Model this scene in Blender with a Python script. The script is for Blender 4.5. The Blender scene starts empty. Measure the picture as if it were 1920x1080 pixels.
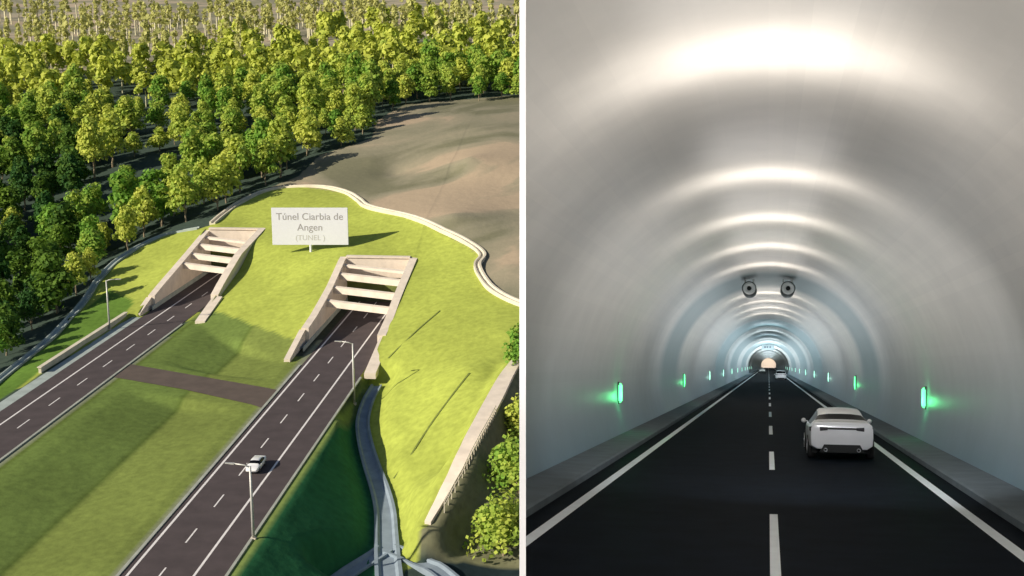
import bpy, bmesh, math, random
import numpy as np
from mathutils import Vector, Matrix
random.seed(7); rng = np.random.default_rng(11)
col = bpy.context.scene.collection
sc = bpy.context.scene
PI = math.pi

# ------------------------------------------------------------------ camera
f = 2400.0; H = 63.0
pit = math.atan(540 / f); yaw = math.atan(195 / math.hypot(f, 540))
cp, sp = math.cos(pit), math.sin(pit)
cR = np.array([math.cos(yaw), math.sin(yaw), 0.0])
cFh = np.array([-math.sin(yaw), math.cos(yaw), 0.0])
cF = cFh * cp + np.array([0, 0, -sp]); cU = cFh * sp + np.array([0, 0, cp])
cC = np.array([0.0, 0.0, H])
def ray(x, y): return (x - 960) * cR - (y - 540) * cU + f * cF
def at(x, y, z=0.0):
    d = ray(x, y); return cC + d * (z - H) / d[2]
def pxof(x, y, z):
    v = np.array([x, y, z])-cC; d = v @ cF; return 960+f*(v @ cR)/d, 540-f*(v @ cU)/d
cam = bpy.data.cameras.new('camera'); co = bpy.data.objects.new('camera', cam); col.objects.link(co)
cam.sensor_width = 36; cam.lens = 36 * f / 1920; cam.clip_start = 0.05; cam.clip_end = 9000
co.matrix_world = Matrix(((cR[0], cU[0], -cF[0], 0), (cR[1], cU[1], -cF[1], 0), (cR[2], cU[2], -cF[2], H), (0, 0, 0, 1)))
sc.camera = co

# ------------------------------------------------------------------ materials
def mat(name, c, rough=0.8, metal=0.0, var=0.15, scale=2.0, bump=0.0, emis=None, es=0.0, coat=0.0, bscale=None, dark=None, spec=None):
    m = bpy.data.materials.new(name); m.use_nodes = True
    nt = m.node_tree; b = nt.nodes['Principled BSDF']
    b.inputs['Roughness'].default_value = rough; b.inputs['Metallic'].default_value = metal
    if coat: b.inputs['Coat Weight'].default_value = coat
    if spec is not None: b.inputs['Specular IOR Level'].default_value = spec
    tc = nt.nodes.new('ShaderNodeTexCoord')
    n = nt.nodes.new('ShaderNodeTexNoise'); n.inputs['Scale'].default_value = scale; n.inputs['Detail'].default_value = 6
    nt.links.new(tc.outputs['Object'], n.inputs['Vector'])
    r = nt.nodes.new('ShaderNodeMapRange'); r.inputs[1].default_value = 0.3; r.inputs[2].default_value = 0.7
    nt.links.new(n.outputs['Fac'], r.inputs[0])
    mx = nt.nodes.new('ShaderNodeMix'); mx.data_type = 'RGBA'
    nt.links.new(r.outputs[0], mx.inputs[0])
    d = dark if dark else tuple(max(0, v * (1 - var)) for v in c)
    l = tuple(min(1, v * (1 + var)) for v in c)
    mx.inputs[6].default_value = (*d, 1); mx.inputs[7].default_value = (*l, 1)
    nt.links.new(mx.outputs[2], b.inputs['Base Color'])
    if bump:
        bp = nt.nodes.new('ShaderNodeBump'); bp.inputs['Strength'].default_value = bump
        n2 = nt.nodes.new('ShaderNodeTexNoise'); n2.inputs['Scale'].default_value = bscale or scale * 6
        nt.links.new(tc.outputs['Object'], n2.inputs['Vector']); nt.links.new(n2.outputs['Fac'], bp.inputs['Height'])
        nt.links.new(bp.outputs[0], b.inputs['Normal'])
    if emis:
        b.inputs['Emission Color'].default_value = (*emis, 1); b.inputs['Emission Strength'].default_value = es
    return m
M = {}
M['concrete'] = mat('pale concrete', (0.74, 0.65, 0.55), 0.85, var=0.1, scale=0.6, bump=0.15, bscale=4)
M['kerb'] = mat('cream kerb concrete', (0.66, 0.60, 0.48), 0.9, var=0.12, scale=0.5)
M['kerbgrey'] = mat('weathered kerb', (0.36, 0.38, 0.33), 0.9, var=0.15, scale=0.5)
M['drain'] = mat('weathered drain concrete', (0.24, 0.30, 0.36), 0.9, var=0.15, scale=0.5)
M['drain2'] = mat('pale drain concrete', (0.36, 0.42, 0.40), 0.9, var=0.15, scale=0.5)
M['asphalt'] = mat('asphalt', (0.066, 0.05, 0.052), 0.9, var=0.18, scale=0.35, bump=0.1, bscale=8)
M['asphalt2'] = mat('worn asphalt', (0.10, 0.075, 0.062), 0.95, var=0.15, scale=0.4)
M['paint'] = mat('road paint', (0.78, 0.75, 0.74), 0.7, var=0.1, scale=1.2)
M['steel'] = mat('galvanised steel', (0.55, 0.55, 0.53), 0.5, metal=0.3, var=0.1)
M['white'] = mat('white panel', (0.80, 0.81, 0.93), 0.6, var=0.02)
M['ink'] = mat('grey lettering', (0.36, 0.34, 0.38), 0.7, var=0.05)
M['ink2'] = mat('pale grey lettering', (0.58, 0.57, 0.60), 0.7, var=0.05)
M['car'] = mat('white car paint', (0.86, 0.87, 0.90), 0.28, var=0.02, coat=0.6)
M['car2'] = mat('bright white car paint', (0.85, 0.85, 0.86), 0.3, var=0.02, coat=0.5)
M['darkglass'] = mat('tinted glass', (0.006, 0.007, 0.009), 0.22, var=0.1, spec=0.06)
M['rubber'] = mat('tyre rubber', (0.02, 0.02, 0.02), 0.85)
M['rim'] = mat('alloy rim', (0.35, 0.36, 0.38), 0.35, metal=0.8)
M['black'] = mat('black plastic', (0.008, 0.010, 0.010), 0.6)
M['tail'] = mat('smoked tail lamp lens', (0.05, 0.045, 0.05), 0.25, coat=0.5)
M['lens'] = mat('headlamp glass', (0.7, 0.72, 0.75), 0.1)
M['bark'] = mat('pale bark', (0.30, 0.24, 0.16), 0.9, var=0.3, scale=3)
M['bark2'] = mat('bleached bark', (0.62, 0.58, 0.40), 0.9, var=0.2, scale=3)
M['ditch'] = mat('damp grassy ditch', (0.17, 0.21, 0.04), 0.95, var=0.2)
M['fan'] = mat('grey fan steel', (0.10, 0.11, 0.11), 0.45, metal=0.3)
M['fanring'] = mat('white fan silencer', (0.93, 0.94, 0.94), 0.5, var=0.05)

def leafmat(name, a, b2):
    m = bpy.data.materials.new(name); m.use_nodes = True; nt = m.node_tree; b = nt.nodes['Principled BSDF']
    b.inputs['Roughness'].default_value = 0.75
    b.inputs['Specular IOR Level'].default_value = 0.2
    tc = nt.nodes.new('ShaderNodeTexCoord'); oi = nt.nodes.new('ShaderNodeObjectInfo')
    n = nt.nodes.new('ShaderNodeTexNoise'); n.inputs['Scale'].default_value = 0.35; n.inputs['Detail'].default_value = 3
    g = nt.nodes.new('ShaderNodeNewGeometry')
    nt.links.new(g.outputs['Position'], n.inputs['Vector'])
    ad = nt.nodes.new('ShaderNodeMath'); ad.operation = 'ADD'
    nt.links.new(n.outputs['Fac'], ad.inputs[0]); 
    ml = nt.nodes.new('ShaderNodeMath'); ml.operation = 'MULTIPLY_ADD'; ml.inputs[1].default_value = 0.5; ml.inputs[2].default_value = -0.25
    nt.links.new(oi.outputs['Random'], ml.inputs[0]); nt.links.new(ml.outputs[0], ad.inputs[1])
    r = nt.nodes.new('ShaderNodeMapRange'); r.inputs[1].default_value = 0.25; r.inputs[2].default_value = 0.75
    nt.links.new(ad.outputs[0], r.inputs[0])
    mx = nt.nodes.new('ShaderNodeMix'); mx.data_type = 'RGBA'; nt.links.new(r.outputs[0], mx.inputs[0])
    mx.inputs[6].default_value = (*a, 1); mx.inputs[7].default_value = (*b2, 1)
    nt.links.new(mx.outputs[2], b.inputs['Base Color'])
    tr = nt.nodes.new('ShaderNodeBsdfTranslucent'); nt.links.new(mx.outputs[2], tr.inputs['Color'])
    ms = nt.nodes.new('ShaderNodeMixShader'); ms.inputs[0].default_value = 0.32
    out = nt.nodes['Material Output']
    nt.links.new(b.outputs[0], ms.inputs[1]); nt.links.new(tr.outputs[0], ms.inputs[2]); nt.links.new(ms.outputs[0], out.inputs['Surface'])
    return m
M['leaf'] = leafmat('leaves', (0.17, 0.35, 0.045), (0.57, 0.62, 0.11))
M['leaf_far'] = leafmat('sunbleached leaves', (0.28, 0.34, 0.09), (0.56, 0.56, 0.20))
M['leaf_shade'] = leafmat('shade-tinted leaves', (0.035, 0.11, 0.022), (0.16, 0.27, 0.03))  # darker copy of the leaf colour, the wood's corner shade painted in

# ------------------------------------------------------------------ mesh helpers
class MB:
    def __init__(s): s.v = []; s.f = []
    def add(s, vs, fs):
        o = len(s.v); s.v += [tuple(map(float, v)) for v in vs]; s.f += [tuple(i + o for i in q) for q in fs]; return s
    def box(s, x0, x1, y0, y1, z0, z1):
        v = [(x0,y0,z0),(x1,y0,z0),(x1,y1,z0),(x0,y1,z0),(x0,y0,z1),(x1,y0,z1),(x1,y1,z1),(x0,y1,z1)]
        return s.add(v, [(0,3,2,1),(4,5,6,7),(0,1,5,4),(1,2,6,5),(2,3,7,6),(3,0,4,7)])
    def hexa(s, lo, hi):   # two quads (bottom, top), same winding
        return s.add(list(lo) + list(hi), [(0,3,2,1),(4,5,6,7),(0,1,5,4),(1,2,6,5),(2,3,7,6),(3,0,4,7)])
    def tube(s, pts, rad, n=8, caps=True):
        pts = [Vector(p) for p in pts]
        if not hasattr(rad, '__len__'): rad = [rad] * len(pts)
        o = len(s.v); vs = []; fs = []
        prev = None
        for i, p in enumerate(pts):
            d = (pts[min(i+1, len(pts)-1)] - pts[max(i-1, 0)]).normalized()
            a = Vector((0,0,1)) if abs(d.z) < 0.9 else Vector((1,0,0))
            if prev is not None: a = prev
            u = (a - d * a.dot(d)).normalized(); w = d.cross(u); prev = u
            for k in range(n):
                t = 2*PI*k/n; vs.append(p + (u*math.cos(t) + w*math.sin(t)) * rad[i])
        for i in range(len(pts)-1):
            for k in range(n):
                a = i*n+k; b = i*n+(k+1) % n; fs.append((a, b, b+n, a+n))
        if caps:
            fs.append(tuple(range(n))[::-1]); fs.append(tuple(range((len(pts)-1)*n, len(pts)*n)))
        return s.add(vs, fs)
    def lathe(s, prof, n=24, axis='y', c=(0,0,0)):  # prof: (r, h)
        vs = []; fs = []
        for r, h in prof:
            for k in range(n):
                t = 2*PI*k/n; a, b = r*math.cos(t), r*math.sin(t)
                vs.append({'y': (c[0]+a, c[1]+h, c[2]+b), 'x': (c[0]+h, c[1]+a, c[2]+b), 'z': (c[0]+a, c[1]+b, c[2]+h)}[axis])
        for i in range(len(prof)-1):
            for k in range(n):
                a = i*n+k; b = i*n+(k+1) % n; fs.append((a, b, b+n, a+n))
        return s.add(vs, fs)
    def build(s, name, m, parent=None, smooth=False, bevel=0.0):
        me = bpy.data.meshes.new(name); me.from_pydata(s.v, [], s.f)
        bm = bmesh.new(); bm.from_mesh(me); bmesh.ops.recalc_face_normals(bm, faces=bm.faces[:])
        if bevel: bmesh.ops.bevel(bm, geom=bm.edges[:], offset=bevel, segments=2, affect='EDGES')
        bm.to_mesh(me); bm.free()
        if smooth: me.polygons.foreach_set('use_smooth', [True]*len(me.polygons))
        me.materials.append(m if not isinstance(m, str) else M[m])
        o = bpy.data.objects.new(name, me); col.objects.link(o)
        if parent: o.parent = parent
        return o
def tag(o, label=None, cat=None, group=None, kind=None):
    if label: o['label'] = label
    if cat: o['category'] = cat
    if group: o['group'] = group
    if kind: o['kind'] = kind
    return o
def empty(name, loc=(0,0,0), rz=0.0, mw=None):
    o = bpy.data.objects.new(name, None); col.objects.link(o)
    if mw is not None: o.matrix_world = mw
    else: o.location = loc; o.rotation_euler = (0,0,rz)
    return o
def children(o, _c={}):
    return [c for c in bpy.data.objects if c.parent == o]
def copy_tree(o, parent=None):
    c = o.copy(); col.objects.link(c)
    if parent: c.parent = parent
    for ch in children(o): copy_tree(ch, c)
    return c

# ------------------------------------------------------------------ terrain height field (world space)
RX0, RX1 = -54.3, -42.6        # right road
LX0, LX1 = -95.2, -85.2        # left road
P = []
def cpt(x, y, z): q = at(x, y, z); P.append((q[0], q[1], z))
def wpt(x, y, z): P.append((x, y, z))
for x, y, z in [(370,607,0),(455,640,0),(545,682,0),(600,400,13),(560,352,16),(490,364,14.5),(440,392,12.5),(400,420,11),
    (690,388,15),(650,362,16),(760,405,15),(830,435,13.5),(890,465,12),(905,482,11),(893,500,10),(915,535,9),(974,570,8),
    (830,580,6.5),(760,640,4),(705,700,1.2),(800,705,2.0),(880,688,4.6),(860,715,3.2),(960,620,7),
    (950,705,5),(905,790,3.6),(870,850,2.4),(820,950,-1.6),(784,1018,-4.6),(850,893,.8),(928,750,4.3),
    (697,725,-1.5),(675,780,-3.0),(688,850,-4.5),(720,930,-5.5),(725,1040,-6.5),(715,1150,-7),
    (722,728,-1.3),(705,800,-2.8),(722,860,-4.3),(752,930,-5.3),(772,1010,-6.2),
    (900,900,-4),(962,850,-3),(850,1040,-8),(950,1050,-8),(965,760,0),(920,1200,-8),(800,1250,-8),
    (13,705,-1),(60,665,-1),(130,595,0),(180,530,2),(215,495,4),(260,465,6),(310,440,8),(375,430,10),
    (240,540,1.5),(290,500,4),(330,470,6.5),(100,560,-3),(180,480,1),(280,430,6.5),(20,620,-4),(-100,700,-5),
    (60,400,8),(150,300,16),(300,300,18),(450,330,15),(300,200,26),(100,200,25),(600,250,24),(500,150,32),(200,120,35),
    (700,200,29),(450,100,38),(100,60,44),(400,50,46),(800,195,30),(960,190,31),(900,240,28),
    (560,340,16.5),(700,300,21),(850,330,20),(960,400,16),(960,500,11.5),(850,400,17),(780,250,26),(620,290,21.5),
    (900,100,42),(700,80,45),(300,25,54),(900,30,53),(600,25,54),(100,20,55),(740,330,17.5),(880,290,25),(940,350,19),
    (-150,400,6),(-200,200,24),(-300,100,36)]: cpt(x, y, z)
for x, y, z in [(-57.6,226.7,2.6),(-57.6,235,3.6),(-57.6,242,4.8),(-57.6,250,6.2),(-57.6,263,9.2),(-41,216,1.4),(-41,223,2.8),(-41,233,4.3),(-41,241,6),(-41,249,7.4),(-41,262,9.3),
    (-96.3,252,1.8),(-96.3,260,3.4),(-96.3,268,4.8),(-96.3,278,6.6),(-96.3,294,9.7),(-81.6,250,2.0),(-81.6,256.5,3.6),(-81.6,264,5.8),(-81.6,272,7.8),(-81.6,289,9.8),
    (-70,229,0),(-70,253,5.2),(-70,277,9.8),(-48,270,10.2),(-88,300,10.8),(-49,264,9.6),(-88,293,10),
    (-41,208,0),(-41,180,0),(-41,150,0),(-41,120,0),(-41,90,0),(-41,40,0),(-30,90,-6),(-30,40,-7),(0,60,-8),(20,20,-8),
    (-98,245,0.3),(-98,225,0.2),(-99,208,0.1),(-99,180,0),(-99,140,0),(-99,90,0),(-99,40,0),(-107,200,-1.5),(-112,150,-3),(-115,90,-3),(-115,40,-3),(-200,100,-5),(-300,200,5),
    (-69,60,-.5),(-69,0,0),(0,-60,0),(-100,-60,0),(-60,-60,0),(60,60,-8)]: wpt(x, y, z)
for F_, z in [(1300, 62), (2200, 95), (3600, 170), (5200, 240)]:
    for a in (-0.5, -0.25, 0.0, 0.25): 
        q = cFh * F_ + cR * (a * F_); wpt(q[0], q[1], z * (1 + 0.12 * math.sin(a * 37 + F_)))
P = np.array(P)
_D = np.hypot(P[:,None,0]-P[None,:,0], P[:,None,1]-P[None,:,1])
_n = len(P); _A = np.zeros((_n+3, _n+3)); _A[:_n,:_n] = -_D - np.eye(_n)*0.0
_A[:_n,_n] = 1; _A[:_n,_n+1] = P[:,0]/1000; _A[:_n,_n+2] = P[:,1]/1000; _A[_n:,:_n] = _A[:_n,_n:].T
_A[:_n,:_n] += np.eye(_n)*0.8
_w = np.linalg.solve(_A, np.concatenate([P[:,2], [0,0,0]]))
def rbf(X, Y):
    X = np.atleast_1d(X).astype(float); Y = np.atleast_1d(Y).astype(float); out = np.empty_like(X)
    for s in range(0, len(X), 20000):
        x = X[s:s+20000]; y = Y[s:s+20000]
        d = np.sqrt((x[:,None]-P[None,:,0])**2 + (y[:,None]-P[None,:,1])**2 + 1.0)
        out[s:s+20000] = -d @ _w[:_n] + _w[_n] + _w[_n+1]*x/1000 + _w[_n+2]*y/1000
    return out
def smooth(e0, e1, x): t = np.clip((x-e0)/(e1-e0), 0, 1); return t*t*(3-2*t)
def fbm(X, Y):   # gentle rolling relief, metres
    return (np.sin(X/37+1.3*np.sin(Y/61))*np.cos(Y/43+np.sin(X/71)) + 0.5*np.sin(X/15+2*np.sin(Y/23))*np.cos(Y/19))
crest = np.array([at(*q) for q in [(972,676,5.3),(950,708,5),(928,750,4.3),(903,796,3.5),(876,842,2.6),(850,893,.8),(824,943,-1.4),(802,985,-3.2),(784,1018,-4.6)]])
chan = np.array([at(*q) for q in [(706,722,-1.5),(690,752,-2.4),(680,790,-3.2),(685,832,-4.2),(698,876,-4.8),(713,920,-5.4),(722,960,-5.8),(724,1000,-6.2),(726,1040,-6.5),(730,1090,-6.8)]])
forkL = np.array([at(*q) for q in [(722,1030,-6.5),(700,1044,-6.6),(660,1068,-6.8),(630,1090,-7)]])
forkR = np.array([at(*q) for q in [(730,1030,-6.5),(765,1042,-6.6),(800,1062,-6.8),(850,1092,-7.2)]])
def carve(X, Y, z, poly, r0, r1):
    best = np.full(X.shape, 1e9); zz = np.zeros(X.shape)
    x0, y0 = poly[:,:2].min(0)-r1-1; x1, y1 = poly[:,:2].max(0)+r1+1
    m = (X > x0) & (X < x1) & (Y > y0) & (Y < y1)
    if not m.any(): return z
    x, y = X[m], Y[m]; b = np.full(x.shape, 1e9); q = np.zeros(x.shape)
    for a, c in zip(poly[:-1], poly[1:]):
        d = c[:2]-a[:2]; t = np.clip(((x-a[0])*d[0]+(y-a[1])*d[1])/(d@d), 0, 1)
        ds = np.hypot(x-a[0]-t*d[0], y-a[1]-t*d[1]); u = ds < b; b = np.where(u, ds, b); q = np.where(u, a[2]+(c[2]-a[2])*t, q)
    w = 1-smooth(r0, r1, b); z = z.copy(); z[m] = z[m]*(1-w)+q*w; return z
TB = {'R': (-57.0, -41.7, 216.0, 263.4), 'L': (-96.0, -82.1, 247.0, 292.4)}
def height(X, Y):
    X = np.atleast_1d(X).astype(float); Y = np.atleast_1d(Y).astype(float)
    z = rbf(X, Y)
    F_ = X*cFh[0] + Y*cFh[1]
    z += fbm(X, Y) * smooth(290, 480, F_) * np.clip(F_/500, 0, 3.0) * 1.1
    # level corridor: both roads and the median between them up to the toe of the mound
    toe = 242 - (X + 82) * 1.06
    toe = np.clip(toe, 208.5, 247)
    med = 1 - smooth(-1.5, 3.0, Y - toe)
    inside = smooth(-98.3, -96.8, X) * (1 - smooth(-41.0, -40.0, X))
    vee = -1.35 * np.clip(1 - np.abs(X + 68.6) / 11.5, 0, 1) * smooth(0, 2, np.abs(toe - Y)) * (Y < toe)
    yc = Y + (X + 69) * 0.42; vee = vee * (1 - 0.95*(smooth(191, 195, yc) * (1 - smooth(208, 211, yc))))
    flat = np.where((X > -83.8) & (X < -55.0), vee, 0.0) - 0.03
    med = 1 - smooth(-0.35, 0.35, Y - toe)
    z = z * (1 - med*inside) + flat * med * inside
    zf = 0.178 * (Y - toe); wf = (1 - smooth(26, 44, Y - toe)) * (Y >= toe - 0.35) * (X > -82.0) * (X < -56.9)
    z = np.where((X > -82.0) & (X < -56.9), z * (1 - wf) + zf * wf, z)
    for x0, x1, y0, y1 in TB.values():
        ins = (X > x0) & (X < x1) & (Y > y0 - 30) & (Y < y1)
        z = np.where(ins, -0.03, z)
    cx_ = np.interp(Y, chan[::-1,1], chan[::-1,0]); cz_ = np.interp(Y, chan[::-1,1], chan[::-1,2])
    bt = (X > -41.0) & (X < cx_) & (Y < 206)
    z = np.where(bt, (cz_-.25) * np.clip((X+41.0)/(cx_-.8+41.0), 0, 1), z)
    for q in (forkL, forkR, chan): z = carve(X, Y, z - 0.0, q - np.array([0,0,.25]), 1.6, 4.5)
    z = carve(X, Y, z, crest[:-1], 1.3, 3.6)
    return z
def h1(x, y): return float(height(x, y)[0])
def hit(px_, py_):
    d = ray(px_, py_); d = d / np.linalg.norm(d)
    ts = np.concatenate([np.arange(100, 900, 1.0), np.arange(900, 6000, 8.0)])
    X = cC[0]+d[0]*ts; Y = cC[1]+d[1]*ts; Z = cC[2]+d[2]*ts; hh = height(X, Y)
    k = np.argmax(Z < hh)
    if not (Z < hh).any(): k = len(ts)-1
    a, b = ts[max(k-1,0)], ts[k]
    for _ in range(12):
        m_ = (a+b)/2
        if cC[2]+d[2]*m_ < h1(cC[0]+d[0]*m_, cC[1]+d[1]*m_): b = m_
        else: a = m_
    return np.array([cC[0]+d[0]*b, cC[1]+d[1]*b, cC[2]+d[2]*b])
def hits(pts): return np.array([hit(*p) for p in pts])
def inpoly(X, Y, poly):
    c = np.zeros(X.shape, bool); n = len(poly)
    for i in range(n):
        x0, y0 = poly[i][:2]; x1, y1 = poly[(i+1) % n][:2]
        if y0 == y1: continue
        c ^= ((y0 > Y) != (y1 > Y)) & (X < (x1-x0)*(Y-y0)/(y1-y0)+x0)
    return c
def catmull(pts, step=2.0):
    pts = [np.array(p[:2], float) for p in pts]; pts = [2*pts[0]-pts[1]] + pts + [2*pts[-1]-pts[-2]]; out = []
    for i in range(1, len(pts)-2):
        a, b, c_, d = pts[i-1:i+3]; n = max(2, int(np.linalg.norm(c_-b)/step))
        for k in range(n):
            t = k/n; out.append(0.5*((2*b)+(-a+c_)*t+(2*a-5*b+4*c_-d)*t*t+(-a+3*b-3*c_+d)*t**3))
    out.append(pts[-2]); return out

# grid lines
def axis_lines(dense0, dense1, step, lo, hi, growth, extra=()):
    a = list(np.arange(dense0, dense1, step)); s = step; v = a[-1]
    while v < hi: s *= growth; v += s; a.append(v)
    s = step; v = dense0
    while v > lo: s *= growth; v -= s; a.insert(0, v)
    for e in extra: a.append(e)
    a = sorted(a); out = [a[0]]
    ex = set(extra)
    for v in a[1:]:
        if v - out[-1] < 0.18 and v not in ex: continue
        out.append(v)
    return np.array(out)
ex = [-57.2,-56.8,-41.9,-41.5,-96.2,-95.8,-82.3,-81.9]
gx = axis_lines(-112, 22, 0.75, -3200, 900, 1.055, ex)
gy = axis_lines(115, 420, 0.9, -60, 5200, 1.03, [263.2, 263.6, 292.2, 292.6])
GX, GY = np.meshgrid(gx, gy, indexing='ij'); fx, fy = GX.ravel(), GY.ravel()
fz = height(fx, fy)
nx, ny = len(gx), len(gy)
idx = np.arange(nx*ny).reshape(nx, ny)
quads = np.stack([idx[:-1,:-1], idx[1:,:-1], idx[1:,1:], idx[:-1,1:]], -1).reshape(-1, 4)
cxq = fx[quads].mean(1); cyq = fy[quads].mean(1)
L_ = cxq*cR[0]+cyq*cR[1]; F_ = cxq*cFh[0]+cyq*cFh[1]
keep = (L_ < np.maximum(0.1*F_, 10)) & (L_ > -0.75*np.abs(F_) - 200)
quads = quads[keep]

drainA = hits([(-60,760),(13,703),(60,665),(130,597),(180,532),(215,495),(260,465),(310,441),(372,429)])
drainB = hits([(398,421),(420,403),(450,382),(490,362),(525,353),(560,350),(610,352),(650,362),(672,376),(692,390),(760,405),(830,435),(880,458),(905,480),(895,503),(915,537),(945,558),(985,575)])
mound = [tuple(p[:2]) for p in drainA[::1]] + [tuple(p[:2]) for p in drainB] + [tuple(at(1000,620,7)[:2])] + \
        [tuple(p[:2]) for p in crest] + [tuple(p[:2]) for p in chan[::-1]] + [(-41,208),(-57,216),(-82,243),(-97,246)] + [(-98,208),(-99.5,180)]
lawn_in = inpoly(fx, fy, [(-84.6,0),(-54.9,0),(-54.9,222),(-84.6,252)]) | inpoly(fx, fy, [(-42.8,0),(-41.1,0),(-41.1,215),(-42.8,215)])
mound_in = inpoly(fx, fy, mound)
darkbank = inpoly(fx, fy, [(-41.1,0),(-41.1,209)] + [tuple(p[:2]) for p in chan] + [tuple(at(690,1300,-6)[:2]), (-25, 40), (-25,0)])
leftbank = inpoly(fx, fy, [(-98.5,246),(-98.5,200),(-99.5,150),(-104,150)] + [tuple(p[:2]) for p in drainA[:4]] + [tuple(hit(205,540)[:2]), tuple(hit(250,565)[:2])])
brown_px = [(505,352),(560,330),(600,292),(650,275),(700,258),(706,228),(760,196),(830,190),(1100,170),(1100,620),(974,574),(915,537),(893,503),(905,480),(830,433),(760,403),(690,388),(650,361),(560,349)]
brown = inpoly(fx, fy, [tuple(hit(*p)[:2]) for p in brown_px])
Fv = fx*cFh[0]+fy*cFh[1]
hillz = smooth(540, 640, Fv + 40*fbm(fx*0.5, fy*0.5)) 
A = np.zeros((len(fx), 4), np.float32); A[:,3] = 1
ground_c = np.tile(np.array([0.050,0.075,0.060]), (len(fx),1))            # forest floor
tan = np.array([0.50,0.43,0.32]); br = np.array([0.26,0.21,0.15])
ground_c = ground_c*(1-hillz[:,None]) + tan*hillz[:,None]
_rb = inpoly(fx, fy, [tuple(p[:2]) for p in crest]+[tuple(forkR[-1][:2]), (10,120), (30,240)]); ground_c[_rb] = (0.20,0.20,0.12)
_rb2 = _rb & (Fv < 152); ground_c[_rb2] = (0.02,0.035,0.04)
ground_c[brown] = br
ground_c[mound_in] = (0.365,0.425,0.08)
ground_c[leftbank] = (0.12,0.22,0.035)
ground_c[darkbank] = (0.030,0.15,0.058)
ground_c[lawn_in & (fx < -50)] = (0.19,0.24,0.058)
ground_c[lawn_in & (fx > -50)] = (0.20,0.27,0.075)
edgestrip = ((fx > LX1) & (fx < LX1+1.1) | (fx > -55.7) & (fx < -54.2)) & (fy < 232)
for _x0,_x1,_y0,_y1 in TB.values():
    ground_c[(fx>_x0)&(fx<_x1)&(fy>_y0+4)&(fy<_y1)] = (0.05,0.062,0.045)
ground_c[lawn_in & (fx < -68.9)] = (0.150,0.215,0.052)  # left half of the median darkened, its slope shade put into the grass colour
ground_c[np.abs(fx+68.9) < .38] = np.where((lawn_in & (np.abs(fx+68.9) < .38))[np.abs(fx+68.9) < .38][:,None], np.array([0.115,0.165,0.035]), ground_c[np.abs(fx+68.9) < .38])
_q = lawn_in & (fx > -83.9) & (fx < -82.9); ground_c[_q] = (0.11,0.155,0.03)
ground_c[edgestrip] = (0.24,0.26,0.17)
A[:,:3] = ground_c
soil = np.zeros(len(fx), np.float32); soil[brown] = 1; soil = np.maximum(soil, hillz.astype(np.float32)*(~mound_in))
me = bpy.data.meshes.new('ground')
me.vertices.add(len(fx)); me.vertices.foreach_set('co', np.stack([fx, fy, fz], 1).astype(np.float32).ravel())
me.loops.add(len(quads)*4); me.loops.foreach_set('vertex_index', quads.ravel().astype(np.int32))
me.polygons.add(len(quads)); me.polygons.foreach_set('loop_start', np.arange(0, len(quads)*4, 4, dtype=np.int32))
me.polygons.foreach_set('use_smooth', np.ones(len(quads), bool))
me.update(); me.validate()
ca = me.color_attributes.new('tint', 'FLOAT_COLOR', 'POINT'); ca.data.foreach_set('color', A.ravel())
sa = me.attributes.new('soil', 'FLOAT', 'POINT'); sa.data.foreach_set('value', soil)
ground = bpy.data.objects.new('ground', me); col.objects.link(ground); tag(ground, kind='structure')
gm = bpy.data.materials.new('ground cover'); gm.use_nodes = True; nt = gm.node_tree; b = nt.nodes['Principled BSDF']
b.inputs['Roughness'].default_value = 0.95; b.inputs['Specular IOR Level'].default_value = 0.1
def nn(t, **k):
    n = nt.nodes.new(t)
    for a, v in k.items(): setattr(n, a, v)
    return n
vc = nn('ShaderNodeVertexColor', layer_name='tint'); so = nn('ShaderNodeAttribute', attribute_name='soil')
tc = nn('ShaderNodeTexCoord')
def noise(scale, detail=5, dist=0.0):
    n = nn('ShaderNodeTexNoise'); n.inputs['Scale'].default_value = scale; n.inputs['Detail'].default_value = detail; n.inputs['Distortion'].default_value = dist
    nt.links.new(tc.outputs['Object'], n.inputs['Vector']); return n
n1 = noise(0.05, 4, 0.6); n2 = noise(0.9, 6)
r1 = nn('ShaderNodeMapRange'); r1.inputs[1].default_value = 0.3; r1.inputs[2].default_value = 0.7; r1.inputs[3].default_value = 0.86; r1.inputs[4].default_value = 1.12
nt.links.new(n1.outputs['Fac'], r1.inputs[0])
r2 = nn('ShaderNodeMapRange'); r2.inputs[1].default_value = 0.3; r2.inputs[2].default_value = 0.7; r2.inputs[3].default_value = 0.84; r2.inputs[4].default_value = 1.12
nt.links.new(n2.outputs['Fac'], r2.inputs[0])
mm = nn('ShaderNodeMath', operation='MULTIPLY'); nt.links.new(r1.outputs[0], mm.inputs[0]); nt.links.new(r2.outputs[0], mm.inputs[1])
vm = nn('ShaderNodeVectorMath', operation='SCALE'); nt.links.new(vc.outputs['Color'], vm.inputs[0]); nt.links.new(mm.outputs[0], vm.inputs['Scale'])
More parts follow.
